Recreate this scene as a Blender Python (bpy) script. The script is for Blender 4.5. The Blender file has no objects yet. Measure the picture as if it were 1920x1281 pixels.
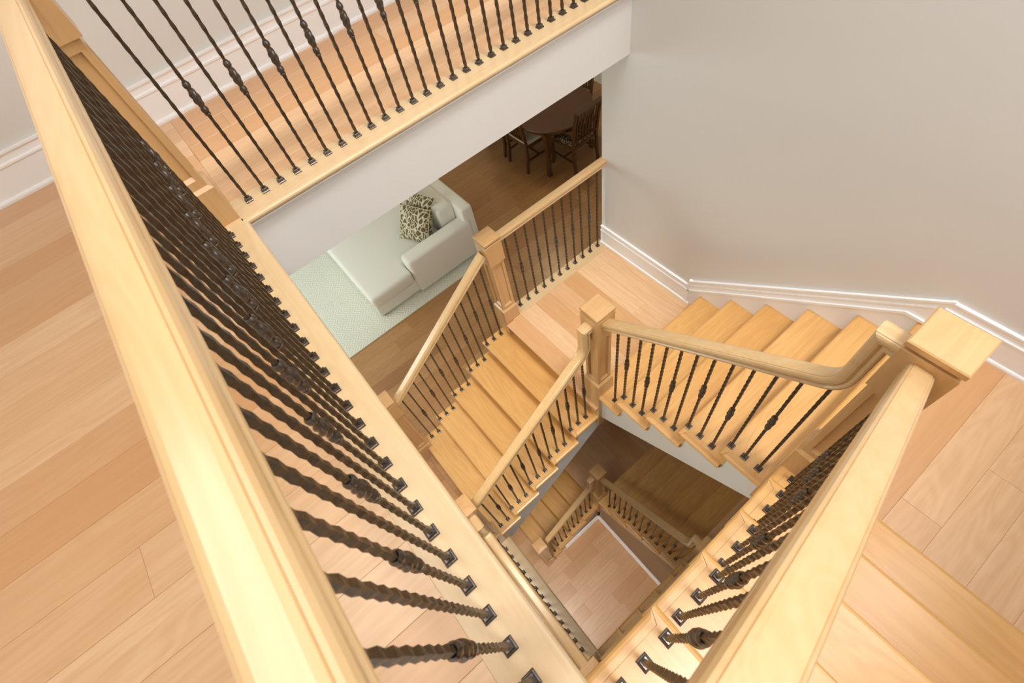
import bpy, bmesh, math, random
from mathutils import Vector, Matrix
random.seed(7)
scn = bpy.context.scene
COL = scn.collection

# ------------------------------------------------------------------ camera
def make_camera():
    cx, cy, cz = 0.0826, 0.0331, 1.3278
    yaw, pitch, roll = 1.1173, 0.9957, -0.2791
    f, px, py = 905.1481, 967.5222, 633.7391
    fw = Vector((math.cos(pitch)*math.cos(yaw), math.cos(pitch)*math.sin(yaw), -math.sin(pitch)))
    rt = Vector((math.sin(yaw), -math.cos(yaw), 0)); up = rt.cross(fw)
    c, s = math.cos(roll), math.sin(roll)
    r2 = c*rt + s*up; u2 = -s*rt + c*up
    cam = bpy.data.cameras.new('camera'); o = bpy.data.objects.new('camera', cam); COL.objects.link(o)
    m = Matrix((r2, u2, -fw)).transposed().to_4x4(); m.translation = (cx, cy, cz)
    o.matrix_world = m
    cam.sensor_fit = 'HORIZONTAL'; cam.sensor_width = 36; cam.lens = f/1920*36
    cam.shift_x = -(px-960)/1920; cam.shift_y = (py-640.5)/1920
    cam.clip_start = 0.01
    cam.dof.use_dof = True; cam.dof.focus_distance = 3.0; cam.dof.aperture_fstop = 6.5
    scn.camera = o
make_camera()

# ------------------------------------------------------------------ light
scn.view_settings.view_transform = 'Standard'; scn.view_settings.look = 'None'
scn.view_settings.gamma = 1; scn.view_settings.use_curve_mapping = False
scn.view_settings.exposure = 0.12
w = bpy.data.worlds.new('world'); scn.world = w; w.use_nodes = True
w.node_tree.nodes['Background'].inputs[0].default_value = (.97, 0.985, 1.0, 1)
w.node_tree.nodes['Background'].inputs[1].default_value = 2.15
def area(name, loc, rot, sx, sy, power, col=(1, .95, .88)):
    l = bpy.data.lights.new(name, 'AREA'); l.shape = 'RECTANGLE'; l.size = sx; l.size_y = sy; l.energy = power; l.color = col
    o = bpy.data.objects.new(name, l); COL.objects.link(o); o.location = loc; o.rotation_euler = rot
    return o
def aim(o, target):
    o.rotation_euler = (Vector(target)-o.location).to_track_quat('-Z', 'Y').to_euler()
aim(area('skylight', (1.75, -7.0, 30.0), (0, 0, 0), 5.0, 5.0, 5400, (1, .985, .96)), (1.3, 1.0, -2))
area('front_daylight_fill', (1.85, -1.2, 1.5), (math.radians(68), 0, math.radians(14)), 1.0, 1.2, 30, (.95, .97, 1))  # added area light from the front; no window is built in that wall
area('living_room_window_daylight', (-2.1, 5.0, -1.6), (0, math.radians(-68), 0), 1.6, 2.4, 76, (.89, .99, 1.0))
area('upper_hall_fill', (-1.0, 1.1, 2.66), (0, 0, 0), 1.0, 1.6, 24, (1, .95, .88))  # unseen fill, added because the upper left floor came out dark
area('dining_fill', (3.9, 5.2, -.42), (0, 0, 0), .5, .5, 14, (1, .8, .5))  # added warm fill for the dining end, not a known fixture
area('hall_fill', (-.45, .9, -.40), (0, 0, 0), .5, .5, 23, (1, .9, .75))  # added light, placed to reach the main floor nosing; no lamp known there
area('basement_ceiling_lamp', (-.45, .6, -3.80), (0, math.radians(-12), 0), .5, .9, 13, (1, .92, .84)).data.spread = math.radians(95)

# ------------------------------------------------------------------ materials
MATS = {}
def newmat(name):
    m = bpy.data.materials.new(name); m.use_nodes = True
    nt = m.node_tree; b = nt.nodes['Principled BSDF']
    MATS[name] = m
    return m, nt, b
def srgb(r, g, b):
    f = lambda c: (c/255/12.92) if c/255 <= .04045 else ((c/255+.055)/1.055)**2.4
    return (f(r), f(g), f(b), 1)
def plain(name, col, rough=.5, metallic=0, noise=0, bump=0, nscale=40):
    m, nt, b = newmat(name)
    b.inputs['Base Color'].default_value = col; b.inputs['Roughness'].default_value = rough; b.inputs['Metallic'].default_value = metallic
    tc = nt.nodes.new('ShaderNodeTexCoord'); n = nt.nodes.new('ShaderNodeTexNoise'); n.inputs['Scale'].default_value = nscale; n.inputs['Detail'].default_value = 4
    nt.links.new(tc.outputs['Object'], n.inputs['Vector'])
    if noise:
        mx = nt.nodes.new('ShaderNodeMix'); mx.data_type = 'RGBA'
        mx.inputs[6].default_value = [c*(1-noise) for c in col[:3]]+[1]; mx.inputs[7].default_value = [min(1, c*(1+noise)) for c in col[:3]]+[1]
        nt.links.new(n.outputs['Fac'], mx.inputs[0]); nt.links.new(mx.outputs[2], b.inputs['Base Color'])
    if bump:
        bp = nt.nodes.new('ShaderNodeBump'); bp.inputs['Strength'].default_value = bump; bp.inputs['Distance'].default_value = .002
        nt.links.new(n.outputs['Fac'], bp.inputs['Height']); nt.links.new(bp.outputs['Normal'], b.inputs['Normal'])
    return m
def wood(name, ca, cb, cdark, var=.5, rough=.38, grain=1.0, ring=.5, coat=.35):
    """grain runs along local X; colour varies from object to object"""
    m, nt, b = newmat(name); L = nt.links.new; N = nt.nodes.new
    tc = N('ShaderNodeTexCoord'); oi = N('ShaderNodeObjectInfo')
    cmb = N('ShaderNodeCombineXYZ'); mul = N('ShaderNodeMath'); mul.operation = 'MULTIPLY'; mul.inputs[1].default_value = 37.0
    L(oi.outputs['Random'], mul.inputs[0]); L(mul.outputs[0], cmb.inputs[0]); L(mul.outputs[0], cmb.inputs[1]); L(mul.outputs[0], cmb.inputs[2])
    add = N('ShaderNodeVectorMath'); add.operation = 'ADD'; L(tc.outputs['Object'], add.inputs[0]); L(cmb.outputs[0], add.inputs[1])
    mp = N('ShaderNodeMapping'); mp.inputs['Scale'].default_value = (2.2*grain, 42*grain, 42*grain); L(add.outputs[0], mp.inputs[0])
    n1 = N('ShaderNodeTexNoise'); n1.inputs['Scale'].default_value = 1; n1.inputs['Detail'].default_value = 5; n1.inputs['Roughness'].default_value = .6; n1.inputs['Distortion'].default_value = .4; L(mp.outputs[0], n1.inputs['Vector'])
    mp2 = N('ShaderNodeMapping'); mp2.inputs['Scale'].default_value = (.9, 7, 7); L(add.outputs[0], mp2.inputs[0])
    n2 = N('ShaderNodeTexNoise'); n2.inputs['Scale'].default_value = 1; n2.inputs['Detail'].default_value = 2; n2.inputs['Distortion'].default_value = .8; L(mp2.outputs[0], n2.inputs['Vector'])
    # rings from the soft noise
    ms = N('ShaderNodeMath'); ms.operation = 'MULTIPLY'; ms.inputs[1].default_value = 60; L(n2.outputs['Fac'], ms.inputs[0])
    sn = N('ShaderNodeMath'); sn.operation = 'SINE'; L(ms.outputs[0], sn.inputs[0])
    mr = N('ShaderNodeMapRange'); mr.inputs[1].default_value = -1; mr.inputs[2].default_value = 1; L(sn.outputs[0], mr.inputs[0])
    mixn = N('ShaderNodeMix'); mixn.inputs[0].default_value = ring*.5; L(n1.outputs['Fac'], mixn.inputs[2]); L(mr.outputs[0], mixn.inputs[3])
    c1 = N('ShaderNodeMix'); c1.data_type = 'RGBA'; c1.inputs[6].default_value = ca; c1.inputs[7].default_value = cb
    # per-object tone
    mr2 = N('ShaderNodeMapRange'); mr2.inputs[3].default_value = .5-var*.5; mr2.inputs[4].default_value = .5+var*.5; L(oi.outputs['Random'], mr2.inputs[0])
    L(mr2.outputs[0], c1.inputs[0])
    c2 = N('ShaderNodeMix'); c2.data_type = 'RGBA'; c2.inputs[7].default_value = cdark; L(c1.outputs[2], c2.inputs[6])
    rp = N('ShaderNodeMapRange'); rp.inputs[1].default_value = .3; rp.inputs[2].default_value = .85; rp.inputs[3].default_value = 0; rp.inputs[4].default_value = .6; L(mixn.outputs[0], rp.inputs[0])
    L(rp.outputs[0], c2.inputs[0])
    L(c2.outputs[2], b.inputs['Base Color'])
    b.inputs['Roughness'].default_value = rough; b.inputs['Coat Weight'].default_value = coat; b.inputs['Coat Roughness'].default_value = .22
    bp = N('ShaderNodeBump'); bp.inputs['Strength'].default_value = .12; bp.inputs['Distance'].default_value = .001; L(n1.outputs['Fac'], bp.inputs['Height']); L(bp.outputs['Normal'], b.inputs['Normal'])
    return m
wood('maple_rail', srgb(213, 181, 134), srgb(208, 173, 124), srgb(196, 150, 90), .6, .3, .7, .3, .6)
wood('maple_newel', srgb(208, 168, 118), srgb(202, 158, 106), srgb(186, 138, 82), .6, .34, .8, .3, .5)
wood('maple_strip', srgb(220, 192, 150), srgb(214, 184, 140), srgb(202, 162, 112), .6, .32, .8, .3, .5)
wood('oak_plank_shaded', srgb(196, 150, 100), srgb(170, 122, 74), srgb(150, 104, 58), 1.0, .36, 1.0, .35)  # darker copy of oak_plank; dimmer main floor light is put into the colour
wood('oak_plank', srgb(230, 192, 150), srgb(208, 156, 106), srgb(198, 146, 96), 1.0, .36, 1.0, .35)
wood('oak_tread', srgb(226, 178, 112), srgb(214, 162, 92), srgb(192, 136, 70), 1.0, .36, 1.0, .45)
wood('dark_wood', srgb(98, 60, 24), srgb(84, 50, 18), srgb(58, 34, 12), .5, .35, 1.0, .3)
plain('iron', (.085, .060, .037, 1), .36, .7, .5, .4, 120)
plain('iron_collar', (.13, .11, .095, 1), .28, .9, .4, .3, 90)
plain('shaded_wall_paint', srgb(172, 142, 110), .6, 0, .02, .05, 300)  # wall colour with the shade under the basement stairs painted in
plain('wall_paint', srgb(223, 221, 217), .6, 0, .012, .05, 300)
plain('white_trim', srgb(250, 249, 249), .4)
plain('ceiling_paint', srgb(235, 230, 220), .7)
plain('sofa_fabric', srgb(240, 239, 227), .85, 0, .04, .25, 500)
plain('seat_cream', srgb(214, 206, 176), .8, 0, .04, .2, 400)
def seat_pattern():
    m, nt, b = newmat('seat_floral'); tc = nt.nodes.new('ShaderNodeTexCoord'); v = nt.nodes.new('ShaderNodeTexVoronoi'); v.inputs['Scale'].default_value = 38
    r = nt.nodes.new('ShaderNodeValToRGB'); r.color_ramp.elements[0].color = srgb(190, 160, 125); r.color_ramp.elements[1].color = srgb(70, 55, 32); r.color_ramp.elements[0].position = .25; r.color_ramp.elements[1].position = .5
    nt.links.new(tc.outputs['Object'], v.inputs['Vector']); nt.links.new(v.outputs['Distance'], r.inputs[0]); nt.links.new(r.outputs[0], b.inputs['Base Color']); b.inputs['Roughness'].default_value = .85
seat_pattern()
def coral():
    m, nt, b = newmat('coral_fabric'); N = nt.nodes.new; L = nt.links.new
    tc = N('ShaderNodeTexCoord'); n = N('ShaderNodeTexNoise'); n.inputs['Scale'].default_value = 5; L(tc.outputs['Object'], n.inputs['Vector'])
    mp = N('ShaderNodeMapping'); mp.inputs['Scale'].default_value = (26, 26, 26); L(tc.outputs['Object'], mp.inputs[0])
    mp.inputs['Scale'].default_value = (13, 26, 13)
    v = N('ShaderNodeTexVoronoi'); v.feature = 'DISTANCE_TO_EDGE'; v.inputs['Scale'].default_value = 1
    mx = N('ShaderNodeMix'); mx.data_type = 'VECTOR'; mx.inputs[0].default_value = .35
    sc = N('ShaderNodeVectorMath'); sc.operation = 'SCALE'; sc.inputs[3].default_value = 4; L(n.outputs['Color'], sc.inputs[0])
    ad = N('ShaderNodeVectorMath'); L(mp.outputs[0], ad.inputs[0]); L(sc.outputs[0], ad.inputs[1]); L(ad.outputs[0], v.inputs['Vector'])
    r = N('ShaderNodeValToRGB'); r.color_ramp.elements[0].color = srgb(222, 214, 188); r.color_ramp.elements[1].color = srgb(112, 98, 62); r.color_ramp.elements[0].position = .07; r.color_ramp.elements[1].position = .13
    L(v.outputs['Distance'], r.inputs[0]); L(r.outputs[0], b.inputs['Base Color']); b.inputs['Roughness'].default_value = .9
coral()
def rugmat():
    m, nt, b = newmat('rug_weave'); N = nt.nodes.new; L = nt.links.new
    tc = N('ShaderNodeTexCoord'); sx = N('ShaderNodeSeparateXYZ'); L(tc.outputs['Object'], sx.inputs[0])
    def math_(op, a, bb=None):
        n = N('ShaderNodeMath'); n.operation = op
        for i, v in enumerate((a, bb)):
            if v is None: continue
            if isinstance(v, (int, float)): n.inputs[i].default_value = v
            else: L(v, n.inputs[i])
        return n.outputs[0]
    pp = math_('PINGPONG', sx.outputs[1], .07)
    s = math_('ADD', sx.outputs[0], pp)
    st = math_('PINGPONG', s, .022)
    r = N('ShaderNodeMapRange'); r.inputs[1].default_value = 0.006; r.inputs[2].default_value = .016; L(st, r.inputs[0])
    c = N('ShaderNodeMix'); c.data_type = 'RGBA'; c.inputs[6].default_value = srgb(236, 236, 222); c.inputs[7].default_value = srgb(220, 220, 202); L(r.outputs[0], c.inputs[0])
    L(c.outputs[2], b.inputs['Base Color']); b.inputs['Roughness'].default_value = .95
    bp = N('ShaderNodeBump'); bp.inputs['Strength'].default_value = .5; bp.inputs['Distance'].default_value = .004; bp.invert = True; L(r.outputs[0], bp.inputs['Height']); L(bp.outputs['Normal'], b.inputs['Normal'])
rugmat()

# ------------------------------------------------------------------ helpers
def meshobj(name, verts, faces, mat, parent=None, loc=(0, 0, 0), rotz=0, smooth=False):
    me = bpy.data.meshes.new(name); me.from_pydata([tuple(v) for v in verts], [], faces); me.update()
    me.materials.append(MATS[mat])
    if smooth:
        for p in me.polygons: p.use_smooth = True
    return linkme(name, me, parent, loc, rotz)
def linkme(name, me, parent=None, loc=(0, 0, 0), rotz=0):
    o = bpy.data.objects.new(name, me); COL.objects.link(o); o.location = loc; o.rotation_euler = (0, 0, rotz); o.parent = parent
    return o
def empty(name, loc=(0, 0, 0), rotz=0, parent=None):
    o = bpy.data.objects.new(name, None); COL.objects.link(o); o.location = loc; o.rotation_euler = (0, 0, rotz); o.parent = parent; o.empty_display_size = .1
    return o
def tag(o, label, cat, group=None):
    o['label'] = label; o['category'] = cat
    if group: o['group'] = group
    return o
def struct(o, label=None):
    o['kind'] = 'structure'
    if label: o['label'] = label
    return o
def boxgeo(x0, x1, y0, y1, z0, z1, ch=0.0):
    """box, top edges chamfered by ch"""
    if ch <= 0:
        v = [(x, y, z) for z in (z0, z1) for (x, y) in ((x0, y0), (x1, y0), (x1, y1), (x0, y1))]
        f = [(3, 2, 1, 0), (4, 5, 6, 7)]+[(i, (i+1) % 4, 4+(i+1) % 4, 4+i) for i in range(4)]
        return v, f
    v = [(x, y, z0) for (x, y) in ((x0, y0), (x1, y0), (x1, y1), (x0, y1))]
    v += [(x, y, z1-ch) for (x, y) in ((x0, y0), (x1, y0), (x1, y1), (x0, y1))]
    v += [(x, y, z1) for (x, y) in ((x0+ch, y0+ch), (x1-ch, y0+ch), (x1-ch, y1-ch), (x0+ch, y1-ch))]
    f = [(3, 2, 1, 0), (8, 9, 10, 11)]+[(a+i, a+(i+1) % 4, a+4+(i+1) % 4, a+4+i) for a in (0, 4) for i in range(4)]
    return v, f
def join(*gs):
    V, F = [], []
    for v, f in gs:
        o = len(V); V += list(v); F += [tuple(i+o for i in q) for q in f]
    return V, F
def box(name, x0, x1, y0, y1, z0, z1, mat, parent=None, ch=0.0, along='x'):
    """object with its origin at the low corner centre, grain (local X) along 'x', 'y' or 'z'"""
    cx, cy = (x0+x1)/2, (y0+y1)/2
    p = parent.matrix_basis.translation if (parent and parent.parent is None) else Vector((0, 0, 0))
    if along == 'y':
        v, f = boxgeo(y0-cy, y1-cy, -(x1-cx), -(x0-cx), 0, z1-z0, ch)
        return meshobj(name, v, f, mat, parent, (cx, cy, z0), math.pi/2)
    v, f = boxgeo(x0-cx, x1-cx, y0-cy, y1-cy, 0, z1-z0, ch)
    return meshobj(name, v, f, mat, parent, (cx, cy, z0), 0)
def prism(poly, axis, a0, a1):
    """polygon [(u,v)] extruded along axis 'x' (u=y,v=z) or 'y' (u=x,v=z)"""
    n = len(poly)
    mk = (lambda a, u, v: (a, u, v)) if axis == 'x' else (lambda a, u, v: (u, a, v))
    V = [mk(a0, *p) for p in poly]+[mk(a1, *p) for p in poly]
    F = [tuple(range(n))[::-1], tuple(range(n, 2*n))]+[(i, (i+1) % n, n+(i+1) % n, n+i) for i in range(n)]
    return V, F
def fixnormals(o):
    bm = bmesh.new(); bm.from_mesh(o.data); bmesh.ops.recalc_face_normals(bm, faces=bm.faces[:]); bm.to_mesh(o.data); bm.free(); return o

# ------------------------------------------------------------------ key dimensions (metres, upper floor z = 0)
R, G = .189, .25
Z2, Z1, ZM = -6*R, -12*R, -18*R         # second landing, first landing, main floor
XA, YB = 1.160, 1.156                    # inner edges of the stair well
XW = 2.424; WEND = 2.392                 # right wall, its free end
YO = 2.432                               # outer edge of flight 1 and landing 1
PW = .172                                # plank width
CZ = .073                                # baluster line inset

# ------------------------------------------------------------------ planked floors
def planks(parent, x0, x1, y0, y1, ztop, along, seed, th=.018, lens=(.8, 1.7), first=0.0, mat='oak_plank', seams=None):
    rnd = random.Random(seed); gap = .00025
    (a0, a1), (b0, b1) = ((x0, x1), (y0, y1)) if along == 'x' else ((y0, y1), (x0, x1))
    b = b0-first
    while b < b1-.004:
        lo, hi = max(b, b0), min(b+PW, b1)
        a = a0-rnd.uniform(0, 1.0)
        while a < a1-.01:
            e = a+rnd.uniform(*lens)
            l, h = max(a, a0), min(e, a1)
            if a1-h < .12: h = a1; e = a1
            if h-l > .01:
                if along == 'x': box('plank', l+gap, h-gap, lo+gap, hi-gap, ztop-th, ztop, mat, parent, .0009, 'x')
                else: box('plank', lo+gap, hi-gap, l+gap, h-gap, ztop-th, ztop, mat, parent, .0009, 'y')
            a = e
        b += PW
def slab(name, x0, x1, y0, y1, z0, z1, mat='ceiling_paint', label=None):
    v, f = boxgeo(x0, x1, y0, y1, z0, z1)
    return struct(meshobj(name, v, f, mat), label)

# upper floor: left side and gallery
fu = slab('floor_upper', -2.2, -.03, -1.25, 3.303, -.36, -.019, 'ceiling_paint', 'upper floor of pale oak planks left of the stair opening')
planks(fu, -2.2, -.160, -.05, 3.303, 0, 'x', 3, first=.115)
fg = slab('floor_gallery', -.03, XW, 2.1467, 3.303, -.392, -.019, 'wall_paint', 'gallery floor of oak planks across the stair opening')
planks(fg, -.02, XW, 2.30, 3.303, 0, 'x', 5, first=.08)
planks(fu, -.160, -.02, 2.152, 3.303, 0, 'x', 6, first=.0, lens=(.3, .5))
def nosing_board(name, x0, x1, y0, y1, ztop, edge, mat='maple_strip', parent=None, th=.03):
    """board with one rounded edge: 'x+','x-','y+','y-'"""
    along = 'y' if edge[0] == 'x' else 'x'
    w = (x1-x0) if edge[0] == 'x' else (y1-y0)
    L = (y1-y0) if edge[0] == 'x' else (x1-x0)
    prof = [(0, 0), (0, -th)]
    r = th/2
    for k in range(7):
        a = -math.pi/2+math.pi*k/6
        prof.append((w-r+r*math.cos(a), -r+r*math.sin(a)))
    n = len(prof)
    V = [(-L/2, u-w/2, z) for u, z in prof]+[(L/2, u-w/2, z) for u, z in prof]
    F = [tuple(range(n)), tuple(range(2*n-1, n-1, -1))]+[(i, n+i, n+(i+1) % n, (i+1) % n) for i in range(n)]
    rz = {'y+': 0, 'y-': math.pi, 'x-': math.pi/2, 'x+': -math.pi/2}[edge]
    o = meshobj(name, V, F, mat, parent, ((x0+x1)/2, (y0+y1)/2, ztop), rz)
    return fixnormals(o)
nosing_board('nosing', -.160, 0, -1.25, 2.150, 0, 'x+', parent=fu)
nosing_board('nosing', -.020, XW, 2.118, 2.30, 0, 'y-', parent=fg)
# moulding beneath the gallery nosing
mv = [(2.1467, -.030), (2.124, -.030), (2.126, -.040), (2.135, -.050), (2.137, -.058), (2.1467, -.062)]
V, F = prism(mv, 'x', -.02, XW)
fixnormals(meshobj('cove_moulding', V, F, 'wall_paint', fg))
V, F = prism([(-.03, -.03), (-.008, -.03), (-.010, -.04), (-.019, -.05), (-.021, -.058), (-.03, -.062)], 'y', -1.2, 2.13)
fixnormals(meshobj('cove_moulding', V, F, 'wall_paint', fu))

# landings
l2 = slab('landing_upper', XA+.03, XW, -1.25, -.035, Z2-.36, Z2-.019, 'wall_paint', 'upper quarter landing of oak planks by the right wall')
planks(l2, 5*G-.025, XW-.002, -1.25, -.09, Z2, 'x', 12, first=.04)
nosing_board('nosing', 5*G-.025, XW-.002, -.09, -.005, Z2, 'y+', 'oak_tread', l2)
l1 = slab('landing_lower', XA+.03, XW, YB+.03, YO-.02, Z1-.36, Z1-.019, 'wall_paint', 'lower quarter landing of oak planks at the corner')
planks(l1, 1.30, XW-.002, 1.25-.03, 2.291, Z1, 'y', 22, first=-.0, lens=(.5, 1.1))
nosing_board('nosing', 1.128, 1.30, YB+.0, 2.291, Z1, 'x-', 'oak_plank', l1)
nosing_board('nosing', 1.215, XW, 2.291, YO+.006, Z1, 'y+', 'maple_strip', l1)

# main floor
fm = slab('floor_main', -2.2, -.03, -1.25, 7.0, ZM-.36, ZM-.019, 'ceiling_paint', 'main floor of oak planks below the gallery')
slab('floor_main', -.03, 6.0, YO+.0, 7.0, ZM-.36, ZM-.019, 'ceiling_paint', 'main floor of the living and dining area')
planks(fm, -.75, 5.6, 2.46, 6.4, ZM, 'x', 31, first=.03, lens=(.8, 1.9), mat='oak_plank_shaded')
planks(fm, -.75, -.160, -.3, 2.46, ZM, 'x', 33, first=.1, mat='oak_plank_shaded')
nosing_board('nosing', -.160, 0, -1.2, 1.156, ZM, 'x+', parent=fm)
planks(fm, -.160, -.0, 1.16, 2.46, ZM, 'x', 34, mat='oak_plank_shaded')
# basement
ZB2, ZB1, ZB = -4.515, -5.74, -6.69
fb = slab('floor_basement', -1.5, XW, -1.25, 3.0, ZB-.3, ZB-.019, 'wall_paint', 'oak plank floor at the bottom of the stair well')
planks(fb, -.6, 1.2, -.3, 2.44, ZB, 'x', 41, first=.05, lens=(.5, 1.2))
lb2 = slab('landing_basement_upper', XA+.03, XW, -1.25, -.035, ZB2-.4, ZB2-.019, 'wall_paint', 'dim quarter landing below the main floor by the right wall')
planks(lb2, 1.22, XW-.002, -1.25, -.005, ZB2, 'x', 42)
lb1 = slab('landing_basement_lower', XA+.03, XW, YB+.06, YO, ZB1-.4, ZB1-.019, 'wall_paint', 'dim quarter landing at the lower corner of the stair')
planks(lb1, 1.16, XW-.002, 1.22, YO, ZB1, 'y', 43)

# ------------------------------------------------------------------ walls
slab('wall_right', XW, XW+.13, -1.4, WEND, -7.0, 0, 'wall_paint', 'beige wall beside the stairs')
slab('wall_right', XW, XW+.13, -1.4, 3.45, 0, 2.7, 'wall_paint', 'beige wall above the stairs')
slab('wall_right', XW, XW+.13, WEND, 3.303, -.392, 0, 'wall_paint', 'end of the beige wall at gallery level')
slab('wall_back', -2.2, XW, 3.303, 3.43, 0, 2.7, 'wall_paint', 'beige wall behind the gallery')
slab('wall_front', -2.3, XW+.13, -1.4, -1.25, -7.0, 2.7, 'wall_paint', 'wall along the upper flight')
slab('wall_left', -2.3, -2.2, -1.4, 3.43, -.36, 2.7, 'wall_paint', 'far wall of the upper floor')
slab('ceiling_upper', -2.3, .0, -1.4, 3.43, 2.7, 2.8, 'ceiling_paint', 'ceiling over the upper floor, open to the skylight above the stairs')
slab('ceiling_gallery', .0, XW+.13, 2.15, 3.43, 2.7, 2.8, 'ceiling_paint', 'ceiling over the gallery')
slab('ceiling_living', -2.2, 6.0, 3.43, 7.0, -.36, -.30, 'ceiling_paint', 'ceiling over the living area')
slab('ceiling_dining', XW+.13, 6.0, WEND-.4, 3.43, -.36, -.30, 'ceiling_paint', 'ceiling over the dining end')
slab('wall_living_back', -2.2, 6.0, 7.0, 7.1, ZM, -.30, 'wall_paint', 'back wall of the living area')
slab('wall_living_right', 6.0, 6.1, WEND-.4, 7.1, ZM, -.30, 'wall_paint', 'right wall of the dining area')
slab('wall_living_left', -2.3, -2.2, -1.4, 7.1, ZM, -.36, 'wall_paint', 'left wall of the living area')
slab('wall_dining', XW+.13, 6.0, WEND-.5, WEND-.4, ZM, -.30, 'wall_paint', 'wall behind the dining end')
# walls under the basement flights
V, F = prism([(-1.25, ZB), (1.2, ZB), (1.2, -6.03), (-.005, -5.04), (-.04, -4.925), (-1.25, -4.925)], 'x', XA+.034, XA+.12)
struct(fixnormals(meshobj('wall_under_stairs', V, F, 'shaded_wall_paint')), 'short wall under the lowest stairs on the right, tan for painted-in shade')
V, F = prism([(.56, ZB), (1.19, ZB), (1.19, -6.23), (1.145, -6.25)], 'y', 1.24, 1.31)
struct(fixnormals(meshobj('wall_under_stairs', V, F, 'shaded_wall_paint')), 'low wall under the bottom flight, tan for painted-in shade')
slab('wall_basement_back', -1.5, XW, 2.45, 2.55, -7.0, ZM-.36, 'wall_paint', 'back wall of the basement stair')
slab('wall_basement_left', -1.6, -1.5, -1.25, 2.55, -7.0, ZM-.36, 'wall_paint', 'left wall of the basement')

def baseboard(name, p0, p1, nrm, z0a, z0b, h=.21, parent=None, th=.016):
    """board along p0->p1 (xy) standing z0a..z0b at its ends; stepped profile towards nrm"""
    prof = [(0, 0), (th+.012, 0), (th+.012, .012), (th+.008, .02), (th, .022), (th, h*.70), (th+.006, h*.72), (th+.006, h*.76), (th*.7, h*.79), (th*.7, h*.94), (th+.004, h*.955), (th+.004, h), (0, h)]
    n = len(prof); V = []
    for (p, z0) in ((p0, z0a), (p1, z0b)):
        V += [(p[0]+nrm[0]*u, p[1]+nrm[1]*u, z0+z) for u, z in prof]
    F = [tuple(range(n)), tuple(range(2*n-1, n-1, -1))]+[(i, n+i, n+(i+1) % n, (i+1) % n) for i in range(n)]
    return struct(fixnormals(meshobj(name, V, F, 'white_trim', parent)))
baseboard('baseboard_back', (-2.2, 3.303), (XW, 3.303), (0, -1), 0, 0, .21)['label'] = 'white baseboard behind the gallery'
baseboard('baseboard_right', (XW, WEND), (XW, 1.325), (-1, 0), Z1, Z1, .224)['label'] = 'white baseboard on the lower landing'
baseboard('baseboard_right', (XW, -.05), (XW, -1.25), (-1, 0), Z2, Z2, .224)['label'] = 'white baseboard on the upper landing'
baseboard('baseboard_basement', (XA+.03, 1.235), (XA+.03, -.9), (-1, 0), ZB, ZB, .14)['label'] = 'white baseboard under the lowest stairs'
baseboard('baseboard_basement', (.50, 1.235), (XA+.03, 1.235), (0, -1), ZB, ZB, .14)['label'] = 'white baseboard beside the bottom flight'
# raking skirt board on the right wall along flight 2
def skirt():
    ya, yb_ = 1.345, -.05; s = -.7636
    top = lambda y: -1.962+(1.332-y)*.7636
    ztopB = Z2+.232
    poly = [(ya, Z1), (ya, top(ya)), (-.066, ztopB), (-.066, Z2-.05), (.2, Z2-.55), (1.2, Z1-.25), (1.28, Z1)]
    V, F = prism(poly, 'x', XW-.014, XW)
    o = struct(fixnormals(meshobj('trim_1', V, F, 'white_trim')), 'white raking skirt board beside the middle flight')
    for off, h, t in ((0, .016, .022), (-.052, .012, .02), (-.108, .020, .026)):
        yy = -.066 if off == 0 else (-.02 if off > -.1 else .07)
        za, zb = top(ya)+off, top(yy)+off
        p = [(ya, za), (ya, za-h), (yy, zb-h), (yy, zb)]
        V, F = prism(p, 'x', XW-t, XW-.014)
        fixnormals(meshobj('moulding', V, F, 'white_trim', o))
    zb = top(.07)-.108
    V, F = prism([(.07, zb), (.07, zb-.02), (-.066, zb-.02-.0), (-.066, zb)], 'x', XW-.026, XW-.014)
    fixnormals(meshobj('moulding', V, F, 'white_trim', o))
    V, F = prism([(ya, Z1), (ya+.022, Z1), (ya+.022, top(ya)+.0), (ya, top(ya)+.0)], 'x', XW-.022, XW)
    fixnormals(meshobj('moulding', V, F, 'white_trim', o))
skirt()

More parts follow.
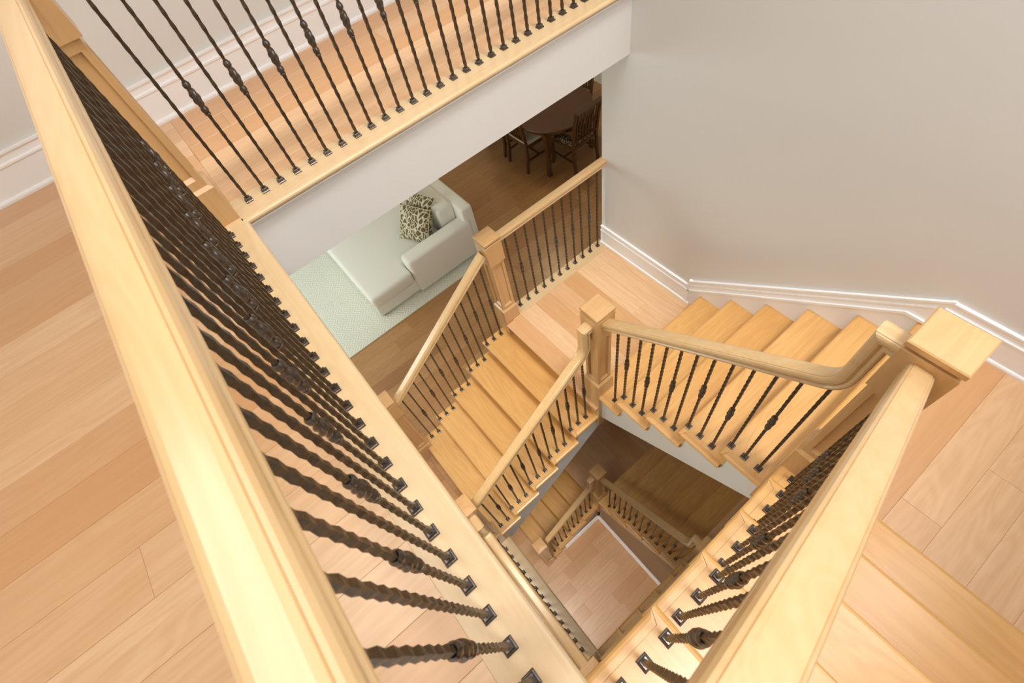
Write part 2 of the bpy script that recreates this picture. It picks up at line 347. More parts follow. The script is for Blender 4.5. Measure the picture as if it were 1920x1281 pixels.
# ------------------------------------------------------------------ stair flights
def flight(name, label, origin, rotz, n, r, g, width, mat='oak_tread', inner=-1, both=False, depth=.50, cut=None, stringer_mat='wall_paint', endz=None):
    """local X = uphill, local z = 0 at the lower floor; treads k=1..n have their nosing at x=(k-1)*g; local y from 0 (inner edge) to inner*-1*width"""
    root = empty(name, origin, rotz); tag(root, label, 'stairs')
    sgn = -inner
    y0, y1 = 0.0, sgn*width
    th, ov, sid = .034, .03, .032
    for k in range(1, n+1):
        x0 = (k-1)*g; z = k*r; rr = th/2
        xb = x0+g+ov+.004
        rw = .036                                   # width of the return nosing
        def prof(back):
            p = [(back, z), (back, z-th)]
            for q in range(7):
                an = -math.pi/2-math.pi*q/6
                p.append((x0+rr+rr*math.cos(an), z-rr+rr*math.sin(an)))
            return p
        rt = rw+rr
        secs = [(y0+sgn*.0005, x0+rr+.001), (y0+sgn*rw, x0+rw), (y0+sgn*(rw+.0004), xb)]
        secs += [(y1-sgn*(rw+.0004), xb), (y1-sgn*rw, x0+rw), (y1-sgn*.0005, x0+rr+.001)] if both else [(y1, xb)]
        V = []; m = 9
        for (yy, back) in secs:
            V += [(-yy, px_, pz) for px_, pz in prof(back)]   # turned so that grain (local X) runs across the flight
        ns = len(secs)
        F = [tuple(range(m))[::-1], tuple(range((ns-1)*m, ns*m))]
        for s_ in range(ns-1):
            for i in range(m):
                j = (i+1) % m
                F.append((s_*m+i, s_*m+j, (s_+1)*m+j, (s_+1)*m+i))
        # mesh axes X' = -y, Y' = x: the object is turned by -90 degrees to map back
        o = meshobj('tread', V, F, mat, root, (0, 0, 0), -math.pi/2); fixnormals(o)
        for (ye, dr) in (((y0, sgn), (y1, -sgn)) if both else ((y0, sgn),)):
            def rprof(w_):
                p = [(ye+dr*w_, z), (ye+dr*w_, z-th)]
                for q in range(7):
                    an = -math.pi/2-math.pi*q/6
                    p.append((ye+dr*(min(rr, w_)+min(rr, w_)*math.cos(an)), z-rr+rr*math.sin(an)))
                return p
            V = []; rs = [(x0+rr+.0026, .0012), (x0+rw+.0014, rw-.0004), (xb, rw-.0004)]
            for (xx, w_) in rs: V += [(xx, yy, zz) for yy, zz in rprof(w_)]
            F = [tuple(range(m))[::-1], tuple(range(2*m, 3*m))]
            for s_ in range(2):
                for i in range(m):
                    j = (i+1) % m; F.append((s_*m+i, s_*m+j, (s_+1)*m+j, (s_+1)*m+i))
            # child of the tread: undo the tread's turn
            rn = meshobj('return_nosing', V, F, mat, o, (0, 0, 0), math.pi/2); fixnormals(rn)
        # cove under the nosing
        vv, ff = prism([(x0+ov, z-th), (x0+ov-.016, z-th), (x0+ov-.012, z-th-.008), (x0+ov, z-th-.016)], 'y', sgn*(sid-.012), y1)
        v2, f2 = prism([(sgn*sid, z-th), (sgn*(sid-.016), z-th), (sgn*(sid-.012), z-th-.008), (sgn*sid, z-th-.016)], 'x', x0+ov-.014, x0+g+ov+.012)
        c = meshobj('cove', *join((vv, ff), (v2, f2)), mat, root); fixnormals(c)
    for k in range(1, n+2):
        x0 = (k-1)*g+ov
        zt = k*r-.034 if k <= n else k*r-.03
        vv, ff = boxgeo(x0, x0+.018, min(sgn*sid*.9, y1-sgn*.001), max(sgn*sid*.9, y1-sgn*.001), (k-1)*r+(.0 if k > 1 else 0), zt)
        V = [(-y, x, z) for x, y, z in vv]
        fixnormals(meshobj('riser', V, ff, mat, root, (0, 0, 0), -math.pi/2))
    # closed stringer body with a raking soffit
    top = []
    for k in range(1, n+2):
        x0 = (k-1)*g+ov+.018
        top += [(x0, (k-1)*r-(.034 if k > 1 else 0)), (x0, k*r-.034)]
    top[0] = (top[0][0], max(top[0][1]-.0, 0))
    xe = n*g+ov+.05
    top.append((xe, (n+1)*r-.034))
    zl = lambda x: r+(x/g)*r-depth
    x_s = ov+.018
    z_s = zl(x_s) if endz is None else max(zl(x_s), endz)
    poly = top+[(xe, zl(xe))]
    if endz is not None and zl(x_s) < endz:
        xc = (endz+depth-r)/r*g
        poly += [(xc, endz), (x_s, endz)]
    else:
        poly += [(x_s, zl(x_s))]
    V, F = prism(poly, 'y', sgn*sid, y1-(sgn*sid if both else 0))
    fixnormals(meshobj('stringer', V, F, stringer_mat, root))
    return root
W1 = YO-YB
# flight 1: rises +X from the main floor to landing 1; inner edge at y=YB
flight('stair_flight', 'lowest visible flight of golden oak treads between the two railings by the sofa', (1.145-5*G, YB, ZM), 0, 5, R, G, W1, inner=-1, both=True, endz=-.2)
# flight 2: rises -Y from landing 1 to landing 2; inner edge x=XA, local +y = +X
flight('stair_flight', 'middle flight of oak treads running along the beige right wall', (XA, -.005+5*G, Z1), -math.pi/2, 5, R, G, XW-.014-XA, inner=-1)
# flight 3: rises -X from landing 2 to the upper floor; inner edge y=0, outer toward -Y ; local y -> -Y
flight('stair_flight', 'top flight of oak treads under the near right handrail', (5*G, 0, Z2), math.pi, 5, R, G, 1.235, inner=-1)
# basement flights
flight('stair_flight', 'dim flight dropping from main floor under the near right edge of the well', (5*G, 0, ZB2), math.pi, 5, (ZM-ZB2)/6, G, 1.235, inner=-1)
flight('stair_flight', 'dim flight below the middle flight, deep in the stair well on the right', (XA, -.005+5*G, ZB1), -math.pi/2, 5, (ZB2-ZB1)/6, G, XW-XA-.012, inner=-1, stringer_mat='maple_newel')
flight('stair_flight', 'bottom flight of treads leading down to the lowest floor', (1.145-4*G, 1.205, ZB), 0, 4, (ZB1-ZB)/5, G, 1.2, inner=-1, stringer_mat='maple_newel')

# ------------------------------------------------------------------ newel posts
def newel(label, x, y, ztop, zfloor, base_h, panel_bottom=None, foot=None):
    root = empty('newel_post', (x, y, zfloor)); tag(root, label, 'newel post', 'square panelled newel posts')
    H = ztop-zfloor; c = .0763
    def P(name, geo, mat='maple_newel'):
        V, F = geo
        # grain vertical: store rotated so that local X is up
        V = [(z, y_, -x_) for x_, y_, z in V]
        o = meshobj(name, V, F, mat, root); o.rotation_euler = (0, -math.pi/2, 0)
        return fixnormals(o)
    # cap with a very low pyramid
    k = c-.028
    V = [(-c, -c, H-.026), (c, -c, H-.026), (c, c, H-.026), (-c, c, H-.026), (-c, -c, H-.008), (c, -c, H-.008), (c, c, H-.008), (-c, c, H-.008), (-c+.004, -c+.004, H-.004), (c-.004, -c+.004, H-.004), (c-.004, c-.004, H-.004), (-c+.004, c-.004, H-.004), (-k*.5, -k*.5, H), (k*.5, -k*.5, H), (k*.5, k*.5, H), (-k*.5, k*.5, H)]
    F = [(3, 2, 1, 0), (12, 13, 14, 15)]+[(a+i, a+(i+1) % 4, a+4+(i+1) % 4, a+4+i) for a in (0, 4, 8) for i in range(4)]
    o = meshobj('cap', V, F, 'maple_newel', root); fixnormals(o)
    P('neck', boxgeo(-.062, .062, -.062, .062, H-.048, H-.024))
    b = .0735
    P('block', boxgeo(-b, b, -b, b, H-.255, H-.043, .003))
    # shaft with recessed panels
    s = .061; zs0, zs1 = base_h-.01, H-.255
    st, d = .023, .014
    rb, rtp = zs0+.045, zs1-.035
    V, F = [], []
    for q in range(4):
        a = q*math.pi/2; ca, sa = math.cos(a), math.sin(a)
        o0 = len(V)
        pts = [(-s, zs0, 0), (s, zs0, 0), (s, zs1, 0), (-s, zs1, 0), (-s+st, rb, 0), (s-st, rb, 0), (s-st, rtp, 0), (-s+st, rtp, 0), (-s+st+.003, rb+.014, d), (s-st-.003, rb+.014, d), (s-st-.003, rtp-.003, d), (-s+st+.003, rtp-.003, d)]
        for u, zz, dd in pts:
            lx, ly = u, -(s-dd); V.append((lx*ca-ly*sa, lx*sa+ly*ca, zz))
        F += [(o0+i, o0+(i+1) % 4, o0+4+(i+1) % 4, o0+4+i) for i in range(4)]+[(o0+4+i, o0+4+(i+1) % 4, o0+8+(i+1) % 4, o0+8+i) for i in range(4)]+[(o0+8, o0+9, o0+10, o0+11)]
    P('shaft', (V, F))
    bb = .0765; ft = foot if foot is not None else 0
    P('base', boxgeo(-bb, bb, -bb, bb, ft, base_h, .013))
    return root
NX, N1Y, N2Y = XA+CZ, YB+CZ, -CZ
newel('square newel post at the inner corner of the lower landing, centre of the photo', NX, N1Y, -1.0255, Z1, .368, foot=-.36)
newel('large square newel post near the right edge, top of the middle flight', NX, N2Y, .1202, Z2, .39, foot=-.36)
newel('square newel post beside the sofa arm at the outer corner of the landing', 1.215, 2.372, -1.2325, Z1, .185, foot=-.3)
newel('newel post at the far left end of the long near handrail', -.0954, 2.238, 1.02, 0, .185)
newel('newel post peeking past the near left floor edge, outer foot of the lowest flight', -.128, 2.372, -2.14, ZM, .27)
newel('newel post partly hidden by the left floor edge, inner foot of the lowest flight', -.118, N1Y, -2.14, ZM, .27)
newel('newel post at the near bottom corner of the well on the main floor', -.0954, -.073, -2.2, ZM, .185)
newel('small newel post deep in the well where the two dim flights meet', 1.232, 1.263, -4.44, ZB1, .368, foot=-.4)
newel('small newel post at the foot of the bottom flight', .187, 1.275, -5.38, ZB, .25)
newel('newel post deep in the well, half hidden by the near right stair edge', 1.233, -.073, -3.28, ZB2, .39, foot=-.36)
newel('newel post at the top of the near right flight', -.0954, -.130, 1.02, 0, .185)

# ------------------------------------------------------------------ handrails
PROF = [(0, .030), (.017, .030), (.0245, .0285), (.0254, .0258), (.0268, .0270), (.031, .0245), (.0345, .018), (.036, .009), (.035, .000), (.0295, -.006), (.0262, -.0085), (.0295, -.0112), (.0335, -.016), (.034, -.021), (.031, -.027), (.025, -.030)]
PROF = PROF+[(-u, v) for u, v in PROF[::-1][:-1]]
def rail(parent, pts, lateral, mat='maple_rail'):
    """sweep the rail profile along pts (in a vertical plane); lateral = horizontal unit vector across the rail"""
    pts = [Vector(p) for p in pts]; lat = Vector(lateral); n = len(pts); m = len(PROF); V = []
    org = pts[0]; d0 = (pts[-1]-pts[0])
    hx = Vector((0, 0, 1)).cross(lat); 
    if hx.dot(d0) < 0: hx = -hx
    yaw = math.atan2(hx.y, hx.x); inv = Matrix.Rotation(-yaw, 3, 'Z')
    for i, p in enumerate(pts):
        t0 = (p-pts[i-1]).normalized() if i > 0 else None
        t1 = (pts[i+1]-p).normalized() if i < n-1 else None
        if t0 is None: t0 = t1
        if t1 is None: t1 = t0
        def nrm(t):
            # in-plane normal, +90 deg from the tangent: flat rail -> up
            h = t.dot(hx); z = t.z
            return -z*hx+Vector((0, 0, h))
        n0, n1 = nrm(t0), nrm(t1)
        b = (n0+n1).normalized(); k = 1/max(.35, b.dot(n0))
        for u, v in PROF: V.append(inv @ (p+lat*u+b*(v*k)-org))
    F = [tuple(range(m)), tuple(range((n-1)*m, n*m))]
    for i in range(n-1):
        for j in range(m):
            F.append((i*m+j, i*m+(j+1) % m, (i+1)*m+(j+1) % m, (i+1)*m+j))
    o = meshobj('handrail', V, F, mat, parent, org-(parent.location if parent else Vector()), yaw); fixnormals(o)
    return o
def ease(p0, p1, p2, r, steps=6):
    """points of a rounded corner at p1"""
    p0, p1, p2 = Vector(p0), Vector(p1), Vector(p2)
    a = p1+(p0-p1).normalized()*r; b = p1+(p2-p1).normalized()*r
    return [a*(1-t)**2+p1*2*t*(1-t)+b*t*t for t in [i/steps for i in range(steps+1)]]

# ------------------------------------------------------------------ balusters
def bar_mesh(L):
    V, F = [], []; h = .0072; per = .042; z = 0.0; n = 0; i = 0
    rings = []
    while z < L:
        rings.append((z, 1.0 if i % 2 == 0 else .74, (.10 if (i//2) % 2 else -.10) if i % 2 else 0)); z += per/2; i += 1
    rings.append((L, 1.0, 0))
    for z, s, a in rings:
        for q in range(4):
            th = math.pi/4+q*math.pi/2+a; rr = h*math.sqrt(2)*s
            V.append((rr*math.cos(th), rr*math.sin(th), z))
    for k in range(len(rings)-1):
        for q in range(4):
            F.append((k*4+q, k*4+(q+1) % 4, k*4+4+(q+1) % 4, k*4+4+q))
    F += [(3, 2, 1, 0), tuple(len(V)-4+q for q in range(4))]
    me = bpy.data.meshes.new('baluster'); me.from_pydata(V, [], F); me.materials.append(MATS['iron']); return me
def shoe_mesh():
    lv = [(.0172, 0), (.0172, .005), (.0155, .0065), (.0125, .0075), (.0125, .017), (.0105, .0195), (.0085, .0195)]
    V, F = [], []
    for s, z in lv: V += [(-s, -s, z), (s, -s, z), (s, s, z), (-s, s, z)]
    for k in range(len(lv)-1):
        for q in range(4): F.append((k*4+q, k*4+(q+1) % 4, k*4+4+(q+1) % 4, k*4+4+q))
    F += [(3, 2, 1, 0), tuple(len(V)-4+q for q in range(4))]
    me = bpy.data.meshes.new('shoe'); me.from_pydata(V, [], F); me.materials.append(MATS['iron_collar']); return me
def collar_mesh():
    bm = bmesh.new()
    seg = 24; V, F = [], []
    prof = []
    H = .118
    def bead(zc, r0):
        return [(zc-r0*1.0, .009), (zc-r0*.8, r0*.75), (zc-r0*.35, r0*1.0), (zc+r0*.35, r0*1.0), (zc+r0*.8, r0*.75), (zc+r0*1.0, .009)]
    rings = [(z-H/2, r, 0) for z, r in [(-.012, .0085), (-.010, .0115), (-.004, .0115), (-.003, .009)]]
    rings += [(z-H/2, r, 0) for z, r in bead(.010, .0138)]
    nb = 16
    for i in range(1, nb):
        t = i/nb; z = .024+t*.070
        rings.append((z-H/2, .0092+.0062*math.sin(math.pi*t)**.7, 1))
    rings += [(z-H/2, r, 0) for z, r in bead(.108, .0138)]
    for z, r, tw in rings:
        for q in range(seg):
            a = 2*math.pi*q/seg
            rr = r
            if tw:
                rr = r*(.82+.30*abs(math.cos(1.5*(a-z*75))))
            V.append((rr*math.cos(a), rr*math.sin(a), z))
    for k in range(len(rings)-1):
        for q in range(seg): F.append((k*seg+q, k*seg+(q+1) % seg, (k+1)*seg+(q+1) % seg, (k+1)*seg+q))
    me = bpy.data.meshes.new('collar'); me.from_pydata(V, [], F); me.materials.append(MATS['iron_collar'])
    for p in me.polygons: p.use_smooth = True
    bm.free(); return me
SHOE, COLLAR, BARS = shoe_mesh(), collar_mesh(), {}
def baluster(parent, x, y, z, L, collar, ch=.452):
    key = round(L/.004)
    if key not in BARS: BARS[key] = bar_mesh(key*.004)
    o = linkme('baluster', BARS[key], parent, (x-parent.location.x, y-parent.location.y, z-parent.location.z))
    linkme('shoe', SHOE, o, (0, 0, 0))
    if collar: linkme('collar', COLLAR, o, (0, 0, ch))
    return o

S = G/3; RH = .925; LH = .962              # spacing, rail height over nosings, level rail height
def level_railing(label, p, q, z, bases, axis, odd=1, rh=LH, pts=None, name='level_railing'):
    root = empty(name, (p[0], p[1], z)); tag(root, label, 'railing', 'oak and iron railings')
    lat = (0, 1, 0) if axis == 'x' else (1, 0, 0)
    rail(root, pts or [(p[0], p[1], z+rh-.03), (q[0], q[1], z+rh-.03)], lat)
    for i, (x, y) in enumerate(bases): baluster(root, x, y, z, rh-.052, i % 2 == odd)
    return root
XBL = -.0954
level_railing('long level railing closest to the camera on the left, pale oak rail over iron balusters', (XBL, -.06), (XBL, 2.168), 0, [(XBL, .0763+k*S) for k in range(25)], 'y', 1)
level_railing('gallery railing across the top of the photo, iron balusters on a pale curb', (-.02, 2.238), (XW, 2.238), 0, [(.0569+k*S, 2.238) for k in range(28)], 'x', 1)
level_railing('short level railing at the back of the lower landing between post and wall', (1.29, 2.376), (XW+.01, 2.376), Z1, [(1.3634+k*.0986, 2.376) for k in range(11)], 'x', 1, rh=.975)
# main floor railing on the left side of the well, with a raised neck at the far post
zr = ZM+LH-.03; zt = -2.255
pts = [(XBL-.012, -.005, zr)]+ease((XBL-.012, 0, zr), (XBL-.012, 1.075, zr), (XBL-.012, 1.075, zt), .05)+[(XBL-.012, 1.075, zt), (XBL-.012, 1.158, zt)]
level_railing('railing one storey down along the left side of the well, mostly under the floor edge', (XBL-.012, -.005), (XBL-.012, 1.158), ZM, [(XBL-.004, 1.0825-k*S) for k in range(13)], 'y', 0, pts=pts)

def stair_railing(label, fn, pts, lat, spots, r_at, odd):
    """spots: list of (x, y, ztread); r_at(x,y): z of the rail underside"""
    p0 = Vector(pts[0]); root = empty('stair_railing', (p0.x, p0.y, spots[0][2])); tag(root, label, 'railing', 'oak and iron railings')
    rail(root, pts, lat)
    for i, (x, y, z) in enumerate(spots): baluster(root, x, y, z, r_at(x, y)-z, i % 2 == odd, .485)
    return root
RC = RH-.035      # rail centre line over the nosing line (vertical)
ob = .0628
# flight 1 (uphill +X)
nz1 = lambda x: Z1-(1.145-x)*R/G
under1 = lambda x, y: nz1(x)+RC-.030
sp = [(1.145-k*G-ob-i*S, k) for k in range(5) for i in range(3)][:14]
y = 2.372
stair_railing('outer railing of the lowest flight, in front of rug and sofa', None, [(-.055, y, nz1(-.055)+RC), (1.142, y, nz1(1.142)+RC)], (0, 1, 0), [(x, y, Z1-(k+1)*R) for x, k in sp], under1, 0)
y = N1Y; xv = 1.112; zt = -1.13-.03
a, b, c = (-.045, y, nz1(-.045)+RC), (xv, y, nz1(xv)+RC), (xv, y, zt)
stair_railing('inner railing of the lowest flight with an upturned neck at the centre post', None, [a]+ease(a, b, c, .075)+[c, (1.162, y, zt)], (0, 1, 0), [(x, y, Z1-(k+1)*R) for x, k in sp], lambda x, y: min(under1(x, y), under1(1.06, y)), 0)
# flight 2 (uphill -Y)
nz2 = lambda y: Z2-(y+.005)*R/G
sp2 = [(y_, k) for k in range(5) for i in range(3) for y_ in [-.005+k*G+ob+i*S]][:13]
x = NX; yv = .044; zt = .03-.03
a, b, c = (x, 1.158, nz2(1.158)+RC-.012), (x, yv, nz2(yv)+RC-.012), (x, yv, zt)
stair_railing('railing of the middle flight, rising from the centre post to the right post', None, [a]+ease(a, b, c, .075)+[c, (x, 0.0, zt)], (1, 0, 0), [(x, y_, Z2-(k+1)*R) for y_, k in sp2], lambda x, y: nz2(max(y, .09))+RC-.045, 1)
# flight 3 (uphill -X)
nz3 = lambda x: -x*R/G
sp3 = [(.0454+k*G+i*S, k) for k in range(5) for i in range(3)][:14]
y = N2Y
stair_railing('near right railing descending along the top flight to the right post', None, [(-.02, y, nz3(-.02)+RC), (1.163, y, nz3(1.163)+RC)], (0, 1, 0), [(x_, y, -(k+1)*R) for x_, k in sp3], lambda x, y: nz3(x)+RC-.03, 0)
# basement
rb3 = (ZM-ZB2)/6
nzb3 = lambda x: ZM-x*rb3/G
stair_railing('dim railing below the near right stair edge inside the well', None, [(-.02, y, nzb3(-.02)+RC), (1.163, y, nzb3(1.163)+RC)], (0, 1, 0), [(x_, y, ZM-(k+1)*rb3) for x_, k in sp3], lambda x, y: nzb3(x)+RC-.03, 1)
rb2 = (ZB2-ZB1)/6
nzb2 = lambda y: ZB2-(y+.005)*rb2/G
x = NX; zt = -3.40
a, b, c = (x, 1.188, nzb2(1.188)+RC), (x, yv, nzb2(yv)+RC), (x, yv, zt)
stair_railing('small dim railing deep in the well rising to the right from the lower post', None, [a]+ease(a, b, c, .075)+[c, (x, 0, zt)], (1, 0, 0), [(x, y_, ZB2-(k+1)*rb2) for y_, k in sp2], lambda x, y: nzb2(max(y, .09))+RC-.035, 1)
rb1 = (ZB1-ZB)/5
nzb1 = lambda x: ZB1-(1.145-x)*rb1/G
y = 1.278; zt = -4.60
spb = [(1.145-k*G-ob-i*S, k) for k in range(4) for i in range(3)][:10]
a, b, c = (.26, y, nzb1(.26)+RC), (xv, y, nzb1(xv)+RC), (xv, y, zt)
stair_railing('small dim railing of the bottom flight deep in the well', None, [a]+ease(a, b, c, .075)+[c, (1.16, y, zt)], (0, 1, 0), [(x_, y, ZB1-(k+1)*rb1) for x_, k in spb], lambda x, y: min(nzb1(x), nzb1(1.06))+RC-.03, 0)

# ------------------------------------------------------------------ living room
def rounded(name, x0, x1, y0, y1, z0, z1, r, mat, parent, sub=2, puff=0.0):
    bm = bmesh.new(); bmesh.ops.create_cube(bm, size=1)
    for v in bm.verts: v.co = Vector(((x0+x1)/2+v.co.x*(x1-x0), (y0+y1)/2+v.co.y*(y1-y0), (z0+z1)/2+v.co.z*(z1-z0)))
    if puff: bmesh.ops.subdivide_edges(bm, edges=bm.edges[:], cuts=4, use_grid_fill=True)
    if puff:
        cx, cy, cz = (x0+x1)/2, (y0+y1)/2, (z0+z1)/2
        for v in bm.verts:
            ux, uy, uz = (v.co.x-cx)/(x1-x0)*2, (v.co.y-cy)/(y1-y0)*2, (v.co.z-cz)/(z1-z0)*2
            if abs(uz) > .99: v.co.z += puff*uz*(1-ux*ux)*(1-uy*uy)
            if abs(ux) > .99: v.co.x += .5*puff*ux*(1-uz*uz)*(1-uy*uy)
            if abs(uy) > .99: v.co.y += .5*puff*uy*(1-uz*uz)*(1-ux*ux)
    sharp = [e for e in bm.edges if len(e.link_faces) == 2 and e.calc_face_angle(0) > .9]
    bmesh.ops.bevel(bm, geom=sharp, offset=r, segments=3, profile=.5, affect='EDGES')
    me = bpy.data.meshes.new(name); bm.to_mesh(me); bm.free(); me.materials.append(MATS[mat])
    for p in me.polygons: p.use_smooth = True
    o = linkme(name, me, parent); 
    if parent: o.location = -Vector(parent.location)
    return o
sf = empty('sofa', (1.15, 5.0, ZM)); tag(sf, 'cream sofa with one armrest seen below the gallery', 'sofa')
rounded('base', .40, 1.96, 4.20, 6.2, ZM+.04, ZM+.26, .02, 'sofa_fabric', sf)
def seat():
    pts = [(.385, 4.13), (.978, 4.13), (.978, 4.355), (1.62, 4.355), (1.62, 5.6), (.385, 5.6)]
    bm = bmesh.new(); vs = [bm.verts.new((x_, y_, ZM+.262)) for x_, y_ in pts]; f0 = bm.faces.new(vs)
    ext = bmesh.ops.extrude_face_region(bm, geom=[f0])
    for v_ in ext['geom']:
        if isinstance(v_, bmesh.types.BMVert): v_.co.z = ZM+.462
    bmesh.ops.recalc_face_normals(bm, faces=bm.faces[:])
    bmesh.ops.bevel(bm, geom=bm.edges[:], offset=.05, segments=4, profile=.5, affect='EDGES')
    bmesh.ops.triangulate(bm, faces=[f_ for f_ in bm.faces if len(f_.verts) > 4])
    me = bpy.data.meshes.new('seat_cushion'); bm.to_mesh(me); bm.free(); me.materials.append(MATS['sofa_fabric'])
    for p_ in me.polygons: p_.use_smooth = True
    linkme('seat_cushion', me, sf, -sf.location)
seat()
rounded('armrest', .985, 1.93, 4.135, 4.345, ZM+.05, ZM+.605, .045, 'sofa_fabric', sf)
rounded('backrest', 1.86, 2.02, 4.18, 6.2, ZM+.05, ZM+.78, .03, 'sofa_fabric', sf)
rounded('back_cushion', 1.63, 1.875, 4.365, 5.05, ZM+.45, ZM+.80, .05, 'sofa_fabric', sf)
for i, (xx, yy) in enumerate(((.46, 4.26), (1.9, 4.26), (.46, 6.1), (1.9, 6.1))):
    V, F = boxgeo(xx-.03-1.15, xx+.03-1.15, yy-.03-5, yy+.03-5, .012, .05); meshobj('foot', V, F, 'dark_wood', sf)
def pillow(label, loc, rot, sz):
    n = 14; V, F = [], []
    for side in (1, -1):
        for i in range(n+1):
            for j in range(n+1):
                u, v = i/n*2-1, j/n*2-1
                pinch = 1-.07*(1-u*u)-.0
                px_ = u*(1-.07*(1-v*v)); py_ = v*(1-.07*(1-u*u))
                V.append((px_*sz/2, py_*sz/2, side*.075*((1-u**4)*(1-v**4))**.6))
    for s in range(2):
        o = s*(n+1)**2
        for i in range(n):
            for j in range(n):
                a = o+i*(n+1)+j; q = (a, a+1, a+n+2, a+n+1)
                F.append(q if s else q[::-1])
    root = meshobj('throw_pillow', V, F, 'coral_fabric', None, loc, 0, True); root.rotation_euler = rot
    bm = bmesh.new(); bm.from_mesh(root.data); bmesh.ops.remove_doubles(bm, verts=bm.verts[:], dist=1e-4); bmesh.ops.recalc_face_normals(bm, faces=bm.faces[:]); bm.to_mesh(root.data); bm.free()
    tag(root, label, 'pillow', 'coral pattern pillows on the sofa')
    # piping
    pv, pf = [], []; ring = []
    for t in range(64):
        s_ = t/16; k = int(s_); w_ = (s_-k)*2-1
        u, v = [(w_, -1), (1, w_), (-w_, 1), (-1, -w_)][k]
        ring.append(Vector((u*(1-.07*(1-v*v))*sz/2, v*(1-.07*(1-u*u))*sz/2, 0)))
    for i, p in enumerate(ring):
        out = p.normalized()
        for q in range(6):
            a = q*math.pi/3; pv.append(p+out*(.006*math.cos(a))+Vector((0, 0, .006*math.sin(a))))
    for i in range(64):
        for q in range(6): pf.append((i*6+q, i*6+(q+1) % 6, ((i+1) % 64)*6+(q+1) % 6, ((i+1) % 64)*6+q))
    fixnormals(meshobj('piping', pv, pf, 'seat_cream', root, smooth=True))
    return root
pillow('coral patterned pillow in front, leaning on the other pillow', (1.385, 4.575, ZM+.655), (math.radians(0), math.radians(-56), math.radians(24)), .45)
pillow('coral patterned pillow behind, against the sofa back', (1.55, 4.69, ZM+.69), (math.radians(0), math.radians(-60), math.radians(18)), .45)
rg = meshobj('area_rug', *boxgeo(-1.6, 1.6, -1.35, 1.35, 0, .011, .003), 'rug_weave', None, (.45, 5.35, ZM), 0)
tag(rg, 'pale rug with woven zigzag texture under the sofa', 'rug')
rg.scale = (1, 1, 1)

# dining table and chairs
tb = empty('dining_table', (3.97, 5.3, ZM)); tag(tb, 'dark wooden dining table with rounded end beneath the gallery', 'table')
def outline(rx, ly, n=24):
    pts = []
    for i in range(n+1):
        a = math.pi+math.pi*i/n; pts.append((rx*math.cos(a), -ly+rx*math.sin(a)))
    for i in range(n+1):
        a = math.pi*i/n; pts.append((rx*math.cos(a), ly+rx*math.sin(a)))
    return pts
def disc(pts, levels, name, mat, parent):
    V, F = [], []; n = len(pts)
    for inset, z in levels:
        for (x_, y_) in pts:
            l = math.hypot(x_, y_); V.append((x_*(1-inset/l), y_*(1-inset/l), z))
    for k in range(len(levels)-1):
        for i in range(n): F.append((k*n+i, k*n+(i+1) % n, (k+1)*n+(i+1) % n, (k+1)*n+i))
    F += [tuple(range(n))[::-1], tuple(range(len(V)-n, len(V)))]
    return fixnormals(meshobj(name, V, F, mat, parent))
disc(outline(.578, .375), [(.012, .708), (.0, .716), (0, .73), (.008, .74)], 'table_top', 'dark_wood', tb)
disc(outline(.50, .375), [(0, .63), (0, .708)], 'apron', 'dark_wood', tb)
for sx in (-1, 1):
    for sy in (-1, 1):
        V, F = [], []
        prof = [(0, .032, .0), (.08, .028, 0), (.25, .026, -.028), (.45, .03, -.032), (.62, .042, -.02), (.70, .048, -.012)]
        for z, h, off in prof:
            cx_, cy_ = sx*(.42+off), sy*(.72+off)
            V += [(cx_-h, cy_-h, z), (cx_+h, cy_-h, z), (cx_+h, cy_+h, z), (cx_-h, cy_+h, z)]
        for k in range(len(prof)-1):
            for q in range(4): F.append((k*4+q, k*4+(q+1) % 4, k*4+4+(q+1) % 4, k*4+4+q))
        F += [(3, 2, 1, 0), tuple(len(V)-4+q for q in range(4))]
        fixnormals(meshobj('leg', V, F, 'dark_wood', tb))
def tube(pts, h, name, parent, mat='dark_wood', hy=None):
    """square section bar through pts"""
    V, F = [], []; hy = hy or h
    for i, p in enumerate(pts):
        p = Vector(p); t = (Vector(pts[min(i+1, len(pts)-1)])-Vector(pts[max(i-1, 0)])).normalized()
        a = t.cross(Vector((0, 1, 0))) if abs(t.y) < .9 else t.cross(Vector((0, 0, 1)))
        a.normalize(); b = t.cross(a)
        for s1, s2 in ((-1, -1), (1, -1), (1, 1), (-1, 1)): V.append(p+a*h*s1+b*hy*s2)
    for k in range(len(pts)-1):
        for q in range(4): F.append((k*4+q, k*4+(q+1) % 4, k*4+4+(q+1) % 4, k*4+4+q))
    F += [(3, 2, 1, 0), tuple(len(V)-4+q for q in range(4))]
    return fixnormals(meshobj(name, V, F, mat, parent))
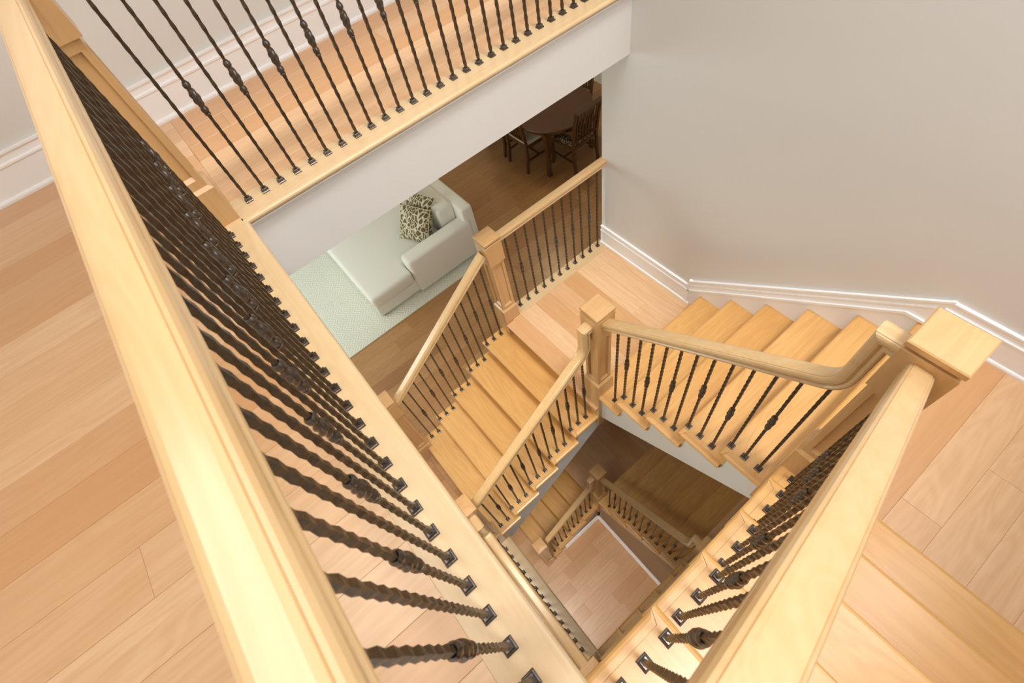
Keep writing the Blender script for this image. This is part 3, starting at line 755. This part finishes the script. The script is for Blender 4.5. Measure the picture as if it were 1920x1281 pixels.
def chair(label, loc, rotz, seatmat, arms=False, w=.43, d=.43):
    """faces local +X; back legs at x=0"""
    root = empty('dining_chair', loc, rotz); tag(root, label, 'chair', 'dark dining chairs')
    hw = w/2
    for s in (-1, 1):
        tube([(-.03, s*hw, 0), (.0, s*hw, .2), (.01, s*hw, .45), (-.03, s*hw, .75), (-.09, s*hw, 1.0)], .018, 'back_post', root)
        tube([(d+.03, s*(hw+.02), 0), (d+.0, s*(hw+.01), .12), (d+.015, s*(hw+.01), .3), (d+.0, s*hw, .44)], .019, 'leg', root)
        tube([(.0, s*hw, .2), (d, s*(hw+.01), .2)], .011, 'stretcher', root)
        if arms:
            tube([(-.02, s*hw, .67), (.15, s*(hw+.03), .67), (.36, s*(hw+.04), .66), (.40, s*(hw+.045), .64)], .018, 'armrest', root, hy=.024)
            tube([(.34, s*(hw+.03), .43), (.36, s*(hw+.04), .65)], .016, 'arm_post', root)
    tube([(d*.5, -hw, .2), (d*.5, hw, .2)], .011, 'stretcher', root)
    disc([(x_+d/2+.01, y_) for x_, y_ in [(-d/2, -hw-.01), (d/2, -hw-.035), (d/2+.03, 0), (d/2, hw+.035), (-d/2, hw+.01)]], [(0, .40), (0, .445)], 'seat_frame', 'dark_wood', root)
    sc = [(-d/2, -hw+.0), (-d/4, -hw-.015), (d/2-.01, -hw-.03), (d/2+.02, 0), (d/2-.01, hw+.03), (-d/4, hw+.015), (-d/2, hw-.0)]
    disc([(x_+d/2+.02, y_) for x_, y_ in sc], [(.01, .446), (.0, .46), (.0, .475), (.03, .492), (.09, .50)], 'seat_cushion', seatmat, root)
    tube([(-.085, -hw, .985), (-.10, 0, .99), (-.085, hw, .985)], .03, 'top_rail', root, hy=.014)
    tube([(.0, -hw, .53), (-.005, 0, .53), (.0, hw, .53)], .018, 'lower_rail', root, hy=.011)
    n = 7
    for i in range(n):
        yy = -hw+w*(i+1)/(n+1)
        tube([(-.003, yy, .53), (-.035, yy, .75), (-.09, yy, .97)], .007, 'slat', root, hy=.012)
    return root
chair('dark side chair with a cream seat at the left of the dining table', (3.40, 5.075, ZM), 0, 'seat_cream')
chair('dark armchair with floral seat at the near end of the dining table', (4.01, 4.31, ZM), math.pi/2, 'seat_floral', True)
chair('second dark side chair behind the cream seated one, only its leg showing', (3.42, 5.64, ZM), 0, 'seat_cream')
chair('dark chair on the far side of the dining table, mostly hidden', (4.80, 5.22, ZM), math.pi, 'seat_cream')
bpy.context.view_layer.update()
